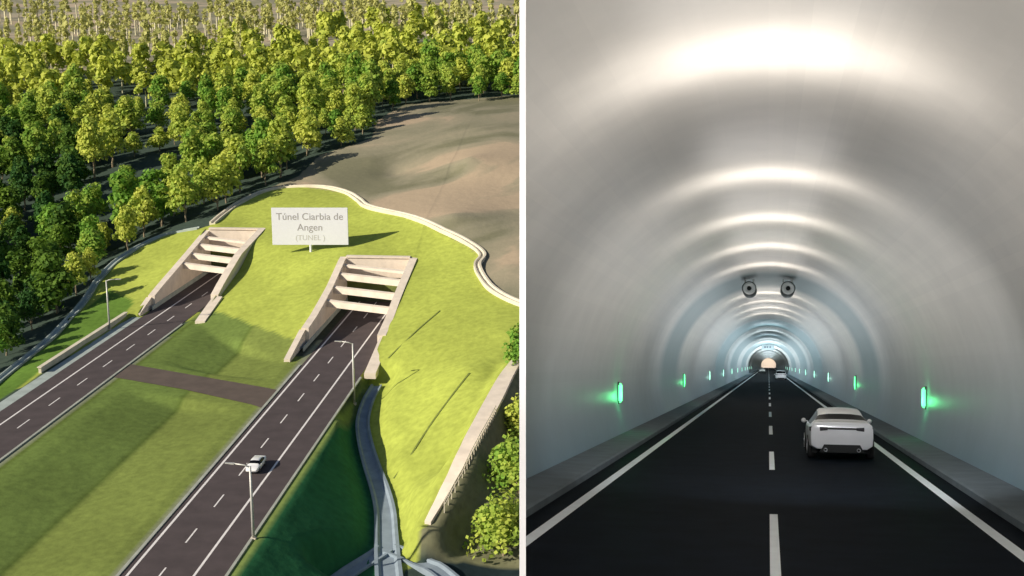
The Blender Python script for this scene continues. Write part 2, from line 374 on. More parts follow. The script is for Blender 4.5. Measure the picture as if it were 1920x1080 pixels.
# soil strata: green scrub / bare earth patches on the bare hill
n3 = noise(0.022, 5, 1.2); cr = nn('ShaderNodeValToRGB')
e = cr.color_ramp.elements; e[0].position = 0.40; e[0].color = (0.15,0.16,0.10,1); e[1].position = 0.58; e[1].color = (0.44,0.35,0.25,1)
x_ = cr.color_ramp.elements.new(0.46); x_.color = (0.24,0.235,0.165,1); x_ = cr.color_ramp.elements.new(0.54); x_.color = (0.31,0.28,0.20,1)
nt.links.new(n3.outputs['Fac'], cr.inputs[0])
mx = nn('ShaderNodeMix', data_type='RGBA'); 
ms_ = nn('ShaderNodeMath', operation='MULTIPLY'); ms_.inputs[1].default_value = 0.75; nt.links.new(so.outputs['Fac'], ms_.inputs[0])
nt.links.new(ms_.outputs[0], mx.inputs[0]); nt.links.new(vm.outputs[0], mx.inputs[6]); nt.links.new(cr.outputs[0], mx.inputs[7])
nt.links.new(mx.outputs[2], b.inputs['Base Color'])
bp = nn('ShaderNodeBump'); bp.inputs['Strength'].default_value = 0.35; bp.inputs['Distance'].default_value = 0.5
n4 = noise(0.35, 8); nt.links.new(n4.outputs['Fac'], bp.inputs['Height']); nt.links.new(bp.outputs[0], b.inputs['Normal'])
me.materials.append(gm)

# ------------------------------------------------------------------ draped ribbons
def ribbon(name, pts, w, m, parent=None, lift=0.12, prof=None, step=1.2, wfun=None, sm=None):
    """prof: list of (offset fraction -1..1, height)"""
    prof = prof or [(-1, -0.3), (-1, lift), (1, lift), (1, -0.3)]
    c = catmull(pts, step); n = len(c); vs = []; fs = []; zz = []
    for i, p in enumerate(c):
        d = c[min(i+1, n-1)] - c[max(i-1, 0)]; d = d / (np.linalg.norm(d)+1e-9); s = np.array([d[1], -d[0]]); ww = w if wfun is None else wfun(i/(n-1))
        zz.append(max(h1(*a) for a in (p - s*ww/2, p, p + s*ww/2)))
    zz = np.array(zz); kz = 7 if sm is None else sm; zz = np.convolve(np.pad(zz, kz, mode='reflect', reflect_type='odd'), np.ones(2*kz+1)/(2*kz+1), 'valid')
    for i, p in enumerate(c):
        d = c[min(i+1, n-1)] - c[max(i-1, 0)]; d = d / (np.linalg.norm(d)+1e-9); s = np.array([d[1], -d[0]])
        ww = w if wfun is None else wfun(i/(n-1))
        q = [p + s*o*ww/2 for o, _ in prof]
        hz = [h1(*a) for a in (p - s*ww/2, p, p + s*ww/2)]; z = zz[i] + .05
        for k, (o, hh) in enumerate(prof): vs.append((q[k][0], q[k][1], z + hh))
    k_ = len(prof)
    for i in range(n-1):
        for k in range(k_-1): a = i*k_+k; fs.append((a, a+1, a+1+k_, a+k_))
    fs.append(tuple(range(k_))); fs.append(tuple(range((n-1)*k_, n*k_))[::-1])
    mb = MB(); mb.add(vs, fs); return mb.build(name, m, parent)
lip = [(-1,-0.5),(-1,0.35),(-0.72,0.35),(-0.5,0.02),(0.5,0.02),(0.72,0.35),(1,0.35),(1,-0.5)]
tag(ribbon('drainage_channel', drainA, 1.5, 'drain2', prof=lip), 'greenish concrete drain curving along the dark wood left of the far road', 'drain')
tag(ribbon('drainage_channel', drainB, 1.5, 'kerb', prof=[(-1,-.5),(-1,.5),(-.4,.5),(-.25,.12),(.4,.12),(.55,.4),(1,.4),(1,-.5)]), 'cream concrete crest drain edging the top of the green mound below the bare hill', 'drain')
tag(ribbon('drainage_channel', chan, 2.4, 'drain', prof=lip, wfun=lambda t: 1.9+1.6*t), 'blue grey concrete channel winding down between dark bank and bright grass slope', 'drain')
tag(ribbon('drainage_channel', forkL, 2.6, 'drain', prof=lip, lift=.1), 'short blue grey channel branch running to the lower left from the fork', 'drain')
tag(ribbon('drainage_channel', forkR, 2.8, 'drain', prof=lip, lift=.1), 'short blue grey channel branch running to the lower right from the fork', 'drain')
rw = empty('retaining_wall', tuple(crest[4])); rw.location = (0,0,0)
tag(rw, 'pale retaining wall with broad flat top running down the right side of the grass slope', 'wall')
ribbon('coping', crest[:-1], 2.2, 'concrete', rw, prof=[(-1,-.5),(-1,.5),(1,.5),(1,-2.5)], wfun=lambda t: 0.9+1.6*math.sin(PI*min(1,t*.9+.1))**.8, sm=3)
rg = empty('guard_railing'); tag(rg, 'pale post and rail guard along the lower end of the retaining wall', 'railing')
rl = MB(); cc = catmull(crest[:-1], 0.9); n_ = len(cc); zc_ = np.array([h1(*q) for q in cc]); zc_ = np.convolve(np.pad(zc_, 3, mode='reflect', reflect_type='odd'), np.ones(7)/7, 'valid')
pts_ = []; mb = MB(); mb.box(-.06,.06,-.06,.06,-1.2,1.1); rpost = None
for i in range(int(n_*0.5), n_-2):
    d = cc[i+1]-cc[i-1]; d /= np.linalg.norm(d); s = np.array([d[1], -d[0]]); s = s if s[0] > 0 else -s
    p = cc[i] + s*1.3; pts_.append((p[0], p[1], zc_[i]+.4))
    if rpost is None: rpost = mb.build('railing_post', 'kerb', rg); q_ = rpost
    else: q_ = rpost.copy(); col.objects.link(q_)
    q_.location = pts_[-1]
for hh, nm in ((.55, 'lower_rail'), (1.05, 'top_rail')): MB().tube([(a, b_, c_+hh) for a, b_, c_ in pts_], .06, 5).build(nm, 'kerb', rg)
for pts, lb in [([(825,583),(790,613),(760,640),(728,672)], 'thin dark ditch crease dropping across the slope beside the near portal'),
                ([(880,700),(840,752),(800,808),(765,860),(738,898)], 'thin dark ditch crease crossing the lower bright grass slope')]:
    tag(ribbon('slope_ditch', hits(pts), 0.26, 'ditch', lift=.04, sm=2), lb, 'ditch')

# ------------------------------------------------------------------ roads
def sheet(name, x0, x1, y0, y1, z, m, parent=None, n=1):
    mb = MB(); mb.add([(x0,y0,z),(x1,y0,z),(x1,y1,z),(x0,y1,z)], [(0,1,2,3)]); return mb.build(name, m, parent)
for nm, x0, x1, y1 in (('r', RX0, RX1, 330), ('l', LX0, LX1, 350)):
    rd = sheet('road', x0, x1, 20, y1, 0.03, 'asphalt'); tag(rd, kind='structure')
    if nm == 'r':
        sheet('edge_line', -53.72, -53.4, 20, y1, .036, 'paint', rd); sheet('edge_line', -46.2, -45.9, 20, y1, .036, 'paint', rd)
        mb = MB()
        for k in range(-10, 14):
            y = 151.5 + k*11.05; mb.add([(-50.0,y-2.1,.036),(-49.8,y-2.1,.036),(-49.8,y+2.1,.036),(-50.0,y+2.1,.036)], [(0,1,2,3)])
        mb.build('centre_line', 'paint', rd)
    else:
        sheet('edge_line', -92.35, -92.05, 20, y1, .036, 'paint', rd)
        mb = MB()
        for k in range(-10, 12):
            y = 179.2 + k*11.05; mb.add([(-88.95,y-2.1,.036),(-88.75,y-2.1,.036),(-88.75,y+2.1,.036),(-88.95,y+2.1,.036)], [(0,1,2,3)])
        mb.build('centre_line', 'paint', rd)
c1 = [at(*q) for q in [(246,683),(500,727),(523,732),(484,768),(478,762),(350,731),(215,707)]]
mb = MB()
NN = 14
def lerpc(a, b, t): return a + (b-a)*t
top = [at(222,690), at(246,683), at(350,701), at(500,727), at(524,732)]; bot = [at(196,712), at(212,707), at(345,730), at(470,758), at(492,765)]
vs = [(max(-85.3, min(-54.2, p[0])), p[1], .012) for p in top] + [(max(-85.3, min(-54.2, p[0])), p[1], .012) for p in bot]
k_ = len(top); mb.add(vs, [(i+k_, i+1+k_, i+1, i) for i in range(k_-1)])
tag(mb.build('crossover_path', 'asphalt2'), kind='structure')
# barrier left of the far road and guard beam of the near road
pb = empty('parapet_wall'); tag(pb, 'low cream parapet wall at the outer edge of the far road', 'wall')
mb = MB(); mb.box(-98.6,-98.1,206,246,-.5,.9); mb.build('wall', 'kerb', pb); mb = MB(); mb.box(-98.75,-97.95,205.8,246.2,.9,1.05); mb.build('coping', 'kerb', pb)
tag(sheet('verge_strip', -97.4, -95.2, 60, 246, .008, M['drain2']), kind='structure')
for x0, x1, y0, y1, nm in ((-54.75,-54.35,20,214,'kerb'), (-85.15,-84.75,20,241,'kerb'), (-42.55,-42.2,20,207.5,'kerb')):
    mb = MB(); mb.box(x0, x1, y0, y1, -.1, .14); tag(mb.build(nm, M['kerbgrey']), kind='structure')

# ------------------------------------------------------------------ portals
def ipl(tab, y): 
    ys = [a for a, _ in tab]; zs = [b_ for _, b_ in tab]; return float(np.interp(y, ys, zs))
def portal(xl, xr, tl, tr, foot_l, foot_r, step_l, step_r, yb, zb, struts, lb):
    ox, oy = (xl+xr)/2, yb
    r = empty('tunnel_portal', (ox, oy, 0)); tag(r, lb, 'tunnel portal', 'tunnel portals')
    def wall(name, x0, x1, tab, y0, y1, n=20, dz=0.0):
        mb = MB(); ys = np.linspace(y0, y1, n); vs = []; fs = []
        for y in ys:
            z = ipl(tab, y)+dz
            vs += [(x0-ox,y-oy,-.5),(x1-ox,y-oy,-.5),(x1-ox,y-oy,z),(x0-ox,y-oy,z)]
        for i in range(n-1):
            for k in range(4): a = i*4+k; b_ = i*4+(k+1) % 4; fs.append((a, b_, b_+4, a+4))
        fs += [(0,1,2,3), tuple(range(4*n-4, 4*n))[::-1]]
        mb.add(vs, fs); return mb.build(name, 'concrete', r)
    wall('side_wall', xl, xl+1.4, tl, step_l, yb+.9, dz=.45); wall('side_wall', xr-1.6, xr, tr, step_r, yb+.9, dz=.45)
    wall('wing_wall', xl-.35, xl+.75, [(foot_l, .5), (step_l, ipl(tl, step_l)+.15)], foot_l, step_l-.03)
    wall('wing_wall', xr-1.1, xr+.9, [(foot_r, .5), (step_r, ipl(tr, step_r)+.15)], foot_r, step_r-.03)
    # back wall with road opening, top slightly curved coping
    i0, i1 = xl+1.4-ox, xr-1.6-ox
    mb = MB(); mb.box(i0, i1, 0, 1.0, 5.4, zb+.25); mb.build('back_wall', 'concrete', r)
    mb = MB(); mb.box(i0, i1, -.25, 1.15, zb+.25, zb+.6); mb.build('coping', 'concrete', r)
    mb = MB(); mb.box(i0+.02, i0+.5, 1.0, 60, -.4, 5.4).box(i1-.5, i1-.02, 1.0, 60, -.4, 5.4).box(i0+.02, i1-.02, 1.0, 60, 5.4, 5.9).box(i0+.02, i1-.02, 60, 60.5, -.4, 5.9)
    mb.build('tunnel_bore', M['drain'], r)
    for yl, zt, hgt in struts:
        yr = yl - 5.5; mb = MB(); x0, x1 = i0, i1; d = 1.0
        n = 8; vs = []; fs = []
        for k in range(n+1):
            t = k/n; x = x0+(x1-x0)*t; y = yl-oy+(yr-yl)*t
            z = zt + .0*t
            vs += [(x,y,z-hgt),(x,y+d,z-hgt),(x,y+d,z),(x,y,z-.12),(x,y-.0,z-.25)]
        for i in range(n):
            for k in range(5): a = i*5+k; b_ = i*5+(k+1) % 5; fs.append((a, b_, b_+5, a+5))
        fs += [(0,1,2,3,4), tuple(range(5*n, 5*n+5))[::-1]]
        mb.add(vs, fs); mb.build('cross_beam', 'concrete', r)
    mb = MB(); mb.box(i0, i0+.16, -40+ (0), -.1, .03, .9); 
    mb.build('plinth', M['drain2'], r)
    return r
portal(-57.6,-40.9, [(216,.3),(226.7,2.6),(235,3.4),(242,4.5),(250,5.9),(263,9.2)], [(208.5,.3),(223,2.6),(233,4.0),(241,5.8),(249,7.2),(262,9.3)],
       216, 208.5, 228, 224, 263.0, 9.4, [(243.5,4.9,1.35),(250,6.2,1.35),(256,7.7,1.35),(260.5,8.6,.6)],
       'pale concrete tunnel portal of the near road with cross beams, right of the sign')
portal(-96.5,-81.5, [(247,.3),(251.8,1.8),(260,3.4),(268,4.8),(278,6.6),(296,10)], [(241.8,.3),(253.8,2.6),(258,4.0),(264,5.7),(272,7.8),(292,10)],
       247, 241.8, 254, 254, 292.0, 9.8, [(272.5,5.9,1.25),(278.5,6.9,1.25),(284,8.0,1.25),(289,8.8,.6)],
       'pale concrete tunnel portal of the far road with cross beams, left of the sign')

# ------------------------------------------------------------------ sign on the mound
sb = hit(583, 472)
sg = empty('name_board', tuple(sb), yaw); tag(sg, 'big white board with grey lettering on a short post above the two portals', 'sign')
tpx = f / np.dot(sb - cC, cF); tw = 142/tpx; th = 70/tpx
zc = .95/tpx*14
mb = MB(); mb.box(-tw/2,tw/2,-.2,.2,zc,zc+th); mb.build('panel', 'white', sg, bevel=.04)
mb = MB(); mb.tube([(0,0,-.5),(0,0,zc)], .28, 8); mb.build('post', 'white', sg)
def text(s, size, x, z, m, parent, y=-.215, depth=.01):
    cu = bpy.data.curves.new('lettering', 'FONT'); cu.body = s; cu.size = size; cu.align_x = 'CENTER'; cu.align_y = 'CENTER'; cu.extrude = depth
    o = bpy.data.objects.new('tmp', cu); col.objects.link(o); bpy.context.view_layer.update()
    me = bpy.data.meshes.new_from_object(o.evaluated_get(bpy.context.evaluated_depsgraph_get()))
    bpy.data.objects.remove(o); me.materials.clear(); me.materials.append(M[m])
    t = bpy.data.objects.new('lettering', me); col.objects.link(t); t.parent = parent
    t.location = (x, y, z); t.rotation_euler = (PI/2, 0, 0); return t
text('Túnel Ciarbia de', th*.265, 0, zc+th*.76, 'ink', sg); text('Angen', th*.265, 0, zc+th*.47, 'ink', sg); text('(TUNEL )', th*.2, 0, zc+th*.19, 'ink2', sg)

# ------------------------------------------------------------------ street lamps
def lamp(x, y, hgt, side, lb):
    r = empty('street_lamp', (x, y, h1(x, y))); tag(r, lb, 'street lamp', 'street lamps along the roads')
    mb = MB(); mb.tube([(0,0,0),(0,0,hgt*.5),(0,0,hgt)], [.2,.17,.13], 10); mb.build('pole', 'steel', r, True)
    mb = MB(); mb.box(-.3,.3,-.3,.3,-.2,.18); mb.build('base', 'concrete', r)
    mb = MB(); mb.tube([(0,0,hgt-.1),(side*.7,0,hgt+.15),(side*2.0,0,hgt+.3)], .09, 8); mb.build('arm', 'steel', r, True)
    mb = MB(); mb.hexa([(side*1.9,-.16,hgt+.2),(side*3.0,-.12,hgt+.3),(side*3.0,.12,hgt+.3),(side*1.9,.16,hgt+.2)], [(side*1.9,-.16,hgt+.36),(side*3.0,-.12,hgt+.4),(side*3.0,.12,hgt+.4),(side*1.9,.16,hgt+.36)])
    mb.build('lamp_head', 'steel', r); return r
lamp(-42.2, 140.2, 9.2, -1, 'tall grey street lamp in the lower foreground beside the near road')
lamp(-42.2, 200.7, 10.4, -1, 'grey street lamp on the near road in front of the portal')
lamp(-97.9, 236.2, 9.9, 1, 'grey street lamp beside the far road by the parapet wall')

# ------------------------------------------------------------------ cars
def loft_car(name, style, paint, loc=(0,0,0), rz=0, parent_mw=None):
    r = empty(name, loc, rz)
    if parent_mw is not None: r.matrix_world = parent_mw
    if style == 'suv':   # y, W, zbottom, zbelt, xroof, ztop
        S = [(-2.25,.80,.42,.98,.72,1.02),(-2.22,.86,.34,1.0,.73,1.10),(-2.05,.90,.30,1.02,.72,1.45),(-1.9,.92,.28,1.03,.70,1.58),(-1.2,.93,.25,1.02,.70,1.64),(-.3,.93,.25,1.0,.70,1.66),(.4,.93,.25,.99,.68,1.62),(1.2,.92,.25,1.0,.74,1.10),(1.9,.88,.27,.92,.72,.98),(2.2,.80,.32,.80,.66,.84),(2.28,.70,.40,.66,.6,.70)]
    else:
        S = [(-2.37,.82,.36,.92,.72,.97),(-2.34,.87,.31,.99,.74,1.06),(-2.2,.88,.30,1.0,.74,1.075),(-1.75,.92,.27,.98,.72,1.10),(-1.2,.93,.25,.97,.62,1.30),(-.7,.93,.25,.95,.60,1.39),(-.1,.93,.25,.94,.60,1.42),(.45,.93,.25,.93,.59,1.38),(1.2,.92,.25,.93,.68,1.0),(1.8,.89,.27,.86,.68,.90),(2.2,.80,.32,.74,.6,.77),(2.33,.68,.4,.6,.5,.64)]
    S = np.array(S); n = 44; u = np.linspace(0, len(S)-1, n)
    T = np.array([[np.interp(v, range(len(S)), S[:,k]) for k in range(6)] for v in u])
    for _ in range(1):
        T[1:-1,1:] = .25*T[:-2,1:]+.5*T[1:-1,1:]+.25*T[2:,1:]
    rings = []
    for y, W, zb, zt, xr, zr in T:
        gl = min(1, max(0, (zr-zt-.08)/.2))
        h = [(0,zb),(.8*W,zb),(.975*W,zb+.1),(W,(zb+zt)/2),(.99*W,zt-.1),(.95*W,zt),(.92*W,zt+.015),
             (xr+.02,zr-.07*gl-.01*(1-gl)),(xr*.93,zr-.02*gl),(xr*.5,zr+.012),(0,zr+.018)]
        ring = [(x,y,z) for x, z in h] + [(-x,y,z) for x, z in h[-2:0:-1]]
        rings.append(ring)
    k_ = len(rings[0]); vs = [p for q in rings for p in q]
    parts = {'body': [], 'windshield': [], 'rear_window': [], 'side_window': []}
    for i in range(n-1):
        ym = (T[i,0]+T[i+1,0])/2; zm = (T[i,5]+T[i+1,5])/2; zb_ = (T[i,3]+T[i+1,3])/2; rise = (T[i+1,5]-T[i,5])/(T[i+1,0]-T[i,0]+1e-9)
        cab = zm - zb_ > .16
        for k in range(k_):
            a = i*k_+k; b_ = i*k_+(k+1) % k_; fq = (a, b_, b_+k_, a+k_); kk = k if k < 10 else 19-k
            p = 'body'
            if cab and kk == 6 and (-1.55 < ym < .95) and zm-zb_ > .2 and not (-.22 < ym < -.12): p = 'side_window'
            if kk in (7, 8, 9) and rise > .3 and cab and zm < (1.36 if style != 'suv' else 1.6): p = 'rear_window'
            if kk in (7, 8, 9) and rise < -.3 and cab: p = 'windshield'
            parts[p].append(fq)
    parts['body'] += [tuple(range(k_)), tuple(range((n-1)*k_, n*k_))[::-1]]
    for p, fs in parts.items():
        if not fs: continue
        if p == 'side_window':
            for sgn in (1, -1):
                ff = [q for q in fs if (sum(vs[i][0] for i in q) > 0) == (sgn > 0)]; us = sorted({i for q in ff for i in q}); mp = {a: j for j, a in enumerate(us)}
                MB().add([vs[i] for i in us], [tuple(mp[i] for i in q) for q in ff]).build('side_window', 'darkglass', r, True)
            continue
        us = sorted({i for q in fs for i in q}); mp = {a: j for j, a in enumerate(us)}
        MB().add([vs[i] for i in us], [tuple(mp[i] for i in q) for q in fs]).build(p, paint if p == 'body' else 'darkglass', r, True)
    for sx in (1, -1):
        for y in (-1.42, 1.42):
            mb = MB(); mb.lathe([(.30,-.12),(.34,-.09),(.345,0),(.34,.09),(.30,.12),(.22,.12),(.22,-.12),(.30,-.12)], 20, 'x', (sx*.82, y, .345)); w = mb.build('wheel', 'rubber', r, True)
            mb = MB(); mb.lathe([(.0,.02),(.06,.03),(.2,.0),(.225,.03),(.225,-.05)], 16, 'x', (sx*.82+sx*.09, y, .345)); mb.build('rim', 'rim', w, True)
        mb = MB(); mb.lathe([(0,-.07),(.05,-.06),(.075,0),(.05,.06),(0,.07)], 10, 'y', (sx*.99, .72, .99)); mb.box(sx*.9-.04, sx*.9+.04, .7,.74,.96,.99); mb.build('side_mirror', paint, r, True)
        zt = .90 if style != 'suv' else .98
        mb = MB(); mb.hexa([(sx*.40,-2.405,zt-.05),(sx*.86,-2.33,zt-.11),(sx*.9,-2.1,zt-.08),(sx*.4,-2.2,zt-.05)], [(sx*.40,-2.405,zt+.03),(sx*.87,-2.33,zt+.045),(sx*.91,-2.1,zt+.03),(sx*.4,-2.2,zt+.03)]); mb.build('tail_lamp', 'tail', r)
        mb = MB(); mb.hexa([(sx*.45,2.2,.58),(sx*.78,2.05,.58),(sx*.74,1.9,.58),(sx*.4,2.0,.58)], [(sx*.45,2.28,.68),(sx*.80,2.1,.70),(sx*.74,1.9,.70),(sx*.4,2.0,.68)]); mb.build('headlight', 'lens', r)
    mb = MB(); mb.box(-.42,.42,-2.39,-2.3,zt-.03,zt+.02); mb.build('tail_lamp_bar', 'tail', r)
    mb = MB(); mb.hexa([(-.62,-2.39,.22),(.62,-2.39,.22),(.62,-2.0,.2),(-.62,-2.0,.2)], [(-.5,-2.41,.44),(.5,-2.41,.44),(.5,-2.0,.44),(-.5,-2.0,.44)]); df = mb.build('diffuser', 'black', r)
    for sx in (1, -1):
        mb = MB(); mb.lathe([(.035,0),(.055,-.02),(.055,.2)], 12, 'y', (sx*.46,-2.44,.29)); mb.build('exhaust_tip', 'rim', r, True)
    mb = MB(); mb.box(-.8,.8,-1.9,1.9,.17,.3); mb.build('underbody', 'black', r)
    return r
cw = at(480, 882)
tag(loft_car('car', 'sedan', 'car2', (-48.3, 163.2, .036), PI), 'small bright white car driving on the near open-air road', 'car', 'cars')

# ------------------------------------------------------------------ trees
def crown_mesh(name, seed, R=4.3, Hc=8.5, z0=4.0, nleaf=420, size=1.0, nclump=9, tall=1.0):
    g = np.random.default_rng(seed); V = []; Fc = []
    cl = []
    for i in range(nclump):
        a = g.uniform(0, 2*PI); rr = R*(.15+.5*g.random()**.7); zz = z0+Hc*(.15+.75*g.random())
        taper = 1-.55*((zz-z0)/Hc)**1.6
        cl.append((rr*math.cos(a)*taper, rr*math.sin(a)*taper, zz, R*g.uniform(.30,.52)*(.6+.4*taper)))
    cl.append((0,0,z0+Hc*.9,R*.4)); cl.append((0,0,z0+Hc*.5,R*.6))
    w = np.array([c[3]**2 for c in cl]); w /= w.sum()
    for i in range(nleaf):
        c = cl[g.choice(len(cl), p=w)]; d = g.normal(size=3); d /= np.linalg.norm(d)
        if d[2] < -.5: d[2] *= -.6
        rad = c[3]*g.uniform(.72,1.12); p = np.array(c[:3])+d*rad*np.array([1,1,.85*tall])
        nrm = d*.8+g.normal(size=3)*.45+np.array([0,0,.3]); nrm /= np.linalg.norm(nrm)
        t = np.cross(nrm, g.normal(size=3)); t /= np.linalg.norm(t); b_ = np.cross(nrm, t); s = size*g.uniform(.35,.75)
        o = len(V); k = .6+.3*g.random()
        V += [tuple(p+t*s), tuple(p+b_*s*k), tuple(p-t*s*.9), tuple(p-b_*s*k)]; Fc.append((o,o+1,o+2,o+3))
    return V, Fc, cl
def trunk_mb(seed, R, Hc, z0, cl, r0=.22):
    g = random.Random(seed); mb = MB(); top = z0+Hc*.75
    mb.tube([(0,0,-1.0),(g.uniform(-.1,.1),g.uniform(-.1,.1),z0*.5),(g.uniform(-.3,.3),g.uniform(-.3,.3),z0),(g.uniform(-.3,.3),0,top)], [r0*1.3,r0,r0*.8,r0*.2], 6)
    for c in cl[:5]:
        mb.tube([(0,0,z0*.8+g.uniform(0,1.5)), (c[0]*.5,c[1]*.5,(z0+c[2])/2), (c[0],c[1],c[2])], [r0*.45,r0*.3,r0*.1], 5)
    return mb
def mesh_from(name, V, Fc, m):
    me = bpy.data.meshes.new(name); me.from_pydata(V, [], Fc); me.materials.append(M[m]); return me
protos = []
for i in range(6):
    R_, Hc_, z0_ = random.uniform(4.3,5.5), random.uniform(9,11.5), random.uniform(1.2,2.6)
    V, Fc, cl = crown_mesh('crown', 100+i, R_, Hc_, z0_, 1300, .85, 17)
    tm = trunk_mb(i, R_, Hc_, z0_, cl); me_t = mesh_from('trunk', tm.v, tm.f, 'bark')
    protos.append((mesh_from('crown', V, Fc, 'leaf'), me_t, V, Fc, tm))
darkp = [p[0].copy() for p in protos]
for m_ in darkp: m_.materials[0] = M['leaf_shade']
def tree(x, y, s, i, rz, label, group, dark=False, sz=1.0, nm='broadleaf_tree'):
    r = empty(nm, (x, y, h1(x, y)-.1), rz); r.scale = (s, s, s*sz)
    tag(r, label, 'tree', group)
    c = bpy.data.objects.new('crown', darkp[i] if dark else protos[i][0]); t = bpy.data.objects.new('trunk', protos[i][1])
    for o in (c, t): col.objects.link(o); o.parent = r
    return r
wood_px = [(-260,800),(-40,720),(20,660),(95,598),(150,548),(225,482),(295,440),(372,412),(430,385),(480,362),(560,312),(640,275),(697,255),(700,230),(750,200),(830,190),(974,190),(1060,185),(1100,100),(800,95),(700,88),(620,66),(520,64),(380,84),(330,112),(230,122),(150,118),(90,80),(-400,60),(-700,400)]
wood = np.array([hit(*p)[:2] for p in wood_px])
top_b = np.array([hit(*p)[:2] for p in [(-300,75),(90,92),(230,126),(330,116),(380,88),(520,68),(620,70),(700,92),(800,99),(1100,104),(1100,52),(760,48),(600,34),(300,36),(-300,36)]])
lo, hi = np.minimum(wood.min(0), top_b.min(0)), np.maximum(wood.max(0), top_b.max(0))
cand = rng.uniform(lo, hi, (160000, 2)); cand = cand[inpoly(cand[:,0], cand[:,1], wood) | inpoly(cand[:,0], cand[:,1], top_b)]
sp = inpoly(cand[:,0], cand[:,1], np.array([hit(*p)[:2] for p in [(-300,75),(90,92),(230,126),(330,116),(380,88),(520,68),(620,70),(700,92),(800,99),(1100,104),(1100,52),(760,48),(600,34),(300,36),(-300,36)]]))
cand = np.concatenate([cand[~sp], cand[sp][::9]])
# remove small clearings
clear_px = [(215,175,16),(262,250,13),(275,300,16),(440,265,10),(160,150,10),(345,190,9),(240,340,12),(380,200,9),(275,215,10)]
for a, b_, rr in clear_px:
    q = hit(a, b_+25); cand = cand[np.hypot(cand[:,0]-q[0], (cand[:,1]-q[1])*.8) > rr*.85]
kept = []; cell = {}
for x, y in cand:
    Fd = -x*math.sin(yaw)+y*math.cos(yaw); Ld = x*math.cos(yaw)+y*math.sin(yaw)
    if abs(Ld) > .46*Fd + 12 or Ld > .03*Fd+4 or Fd > 1100: continue
    rad = 6.6 if Fd < 520 else 7.2
    k = (int(x//8), int(y//8)); ok = True
    for i in (-1,0,1):
        for j in (-1,0,1):
            for q in cell.get((k[0]+i, k[1]+j), ()):
                if (q[0]-x)**2+(q[1]-y)**2 < rad*rad: ok = False; break
            if not ok: break
        if not ok: break
    if ok: cell.setdefault(k, []).append((x, y)); kept.append((Fd, x, y))
kept.sort(); print('trees', len(kept))
# those wholly outside the frame on the left are left out
kept = [k for k in kept if pxof(k[1], k[2], 10)[0] > -60]
wood_lbl = 'leafy yellow green broadleaf tree in the wood covering the slope behind the portals'
dark_lbl = 'tree with shade painted into its leaves, lower left corner of the wood'
near = kept[:292]; far = kept[292:]
for Fd, x, y in near:
    pX, pY = pxof(x, y, h1(x, y)+7)
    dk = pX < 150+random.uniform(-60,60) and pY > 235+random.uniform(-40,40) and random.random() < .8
    tree(x, y, random.choice((.62,.8,.95,1.05,1.2))*random.uniform(.92,1.08), random.randrange(6), random.uniform(0, 6.28), dark_lbl if dk else wood_lbl, 'trees of the wood with painted shade' if dk else 'trees of the wood', dk, sz=random.uniform(.78,1.15))
# remaining far trees: one mass
fV = []; fF = []; tV = []; tF = []; lowp = []
for i in range(6):
    V, Fc, cl = crown_mesh('c', 300+i, 4.4, 9.5, 2.2, 240, 1.7, 10); lowp.append((np.array(V), np.array(Fc)))
slim = []
for i in range(4):
    V, Fc, cl = crown_mesh('c', 400+i, 2.1, 9.5, 5.0, 90, 1.5, 6, 1.6); slim.append((np.array(V), np.array(Fc)))
ofs = 0; allV = []; allF = []; ofs2 = 0; sV = []; sF = []; tmb = MB()
for Fd, x, y in far:
    z = h1(x, y)-.2; pX, pY = pxof(x, y, z); s = random.choice((.65,.85,1,1.25)); a = random.uniform(0, 6.28); ca_, sa_ = math.cos(a), math.sin(a)
    thin = Fd > 555+random.uniform(-60,60)
    if thin and (random.random() < .35 or math.sin(x/23+1.7*math.sin(y/41))+math.sin(y/37+x/60) > .75): continue
    V, Fc = (slim if thin else lowp)[random.randrange(4)]
    W = np.stack([(V[:,0]*ca_-V[:,1]*sa_)*s+x, (V[:,0]*sa_+V[:,1]*ca_)*s+y, V[:,2]*s*1.05+z], 1)
    if thin: sV.append(W); sF.append(Fc+ofs2); ofs2 += len(W)
    else: allV.append(W); allF.append(Fc+ofs); ofs += len(W)
    if thin:
        tmb.tube([(x,y,z-1),(x,y,z+6.5*s),(x+.3,y,z+13*s)], [.5,.4,.1], 5, caps=False)
    elif random.random() < .5: tmb.tube([(x,y,z-1),(x,y,z+6*s)], [.26,.15], 5, caps=False)
def bigmesh(name, Vs, Fs, m):
    V = np.concatenate(Vs).astype(np.float32); Q = np.concatenate(Fs).astype(np.int32); me = bpy.data.meshes.new(name)
    me.vertices.add(len(V)); me.vertices.foreach_set('co', V.ravel()); me.loops.add(Q.size); me.loops.foreach_set('vertex_index', Q.ravel())
    me.polygons.add(len(Q)); me.polygons.foreach_set('loop_start', np.arange(0, Q.size, 4, dtype=np.int32)); me.update(); me.validate(); me.materials.append(M[m])
    o = bpy.data.objects.new(name, me); col.objects.link(o); return o
fo = bigmesh('forest', allV, allF, 'leaf'); tag(fo, 'far part of the yellow green wood higher up the hillside', 'wood', kind='stuff')
fs2 = bigmesh('slender_forest', sV, sF, 'leaf_far'); tag(fs2, 'distant slender sunlit trees with pale trunks along the top of the wood', 'wood', kind='stuff')
tk = tmb.build('trunks', 'bark2', fs2); 
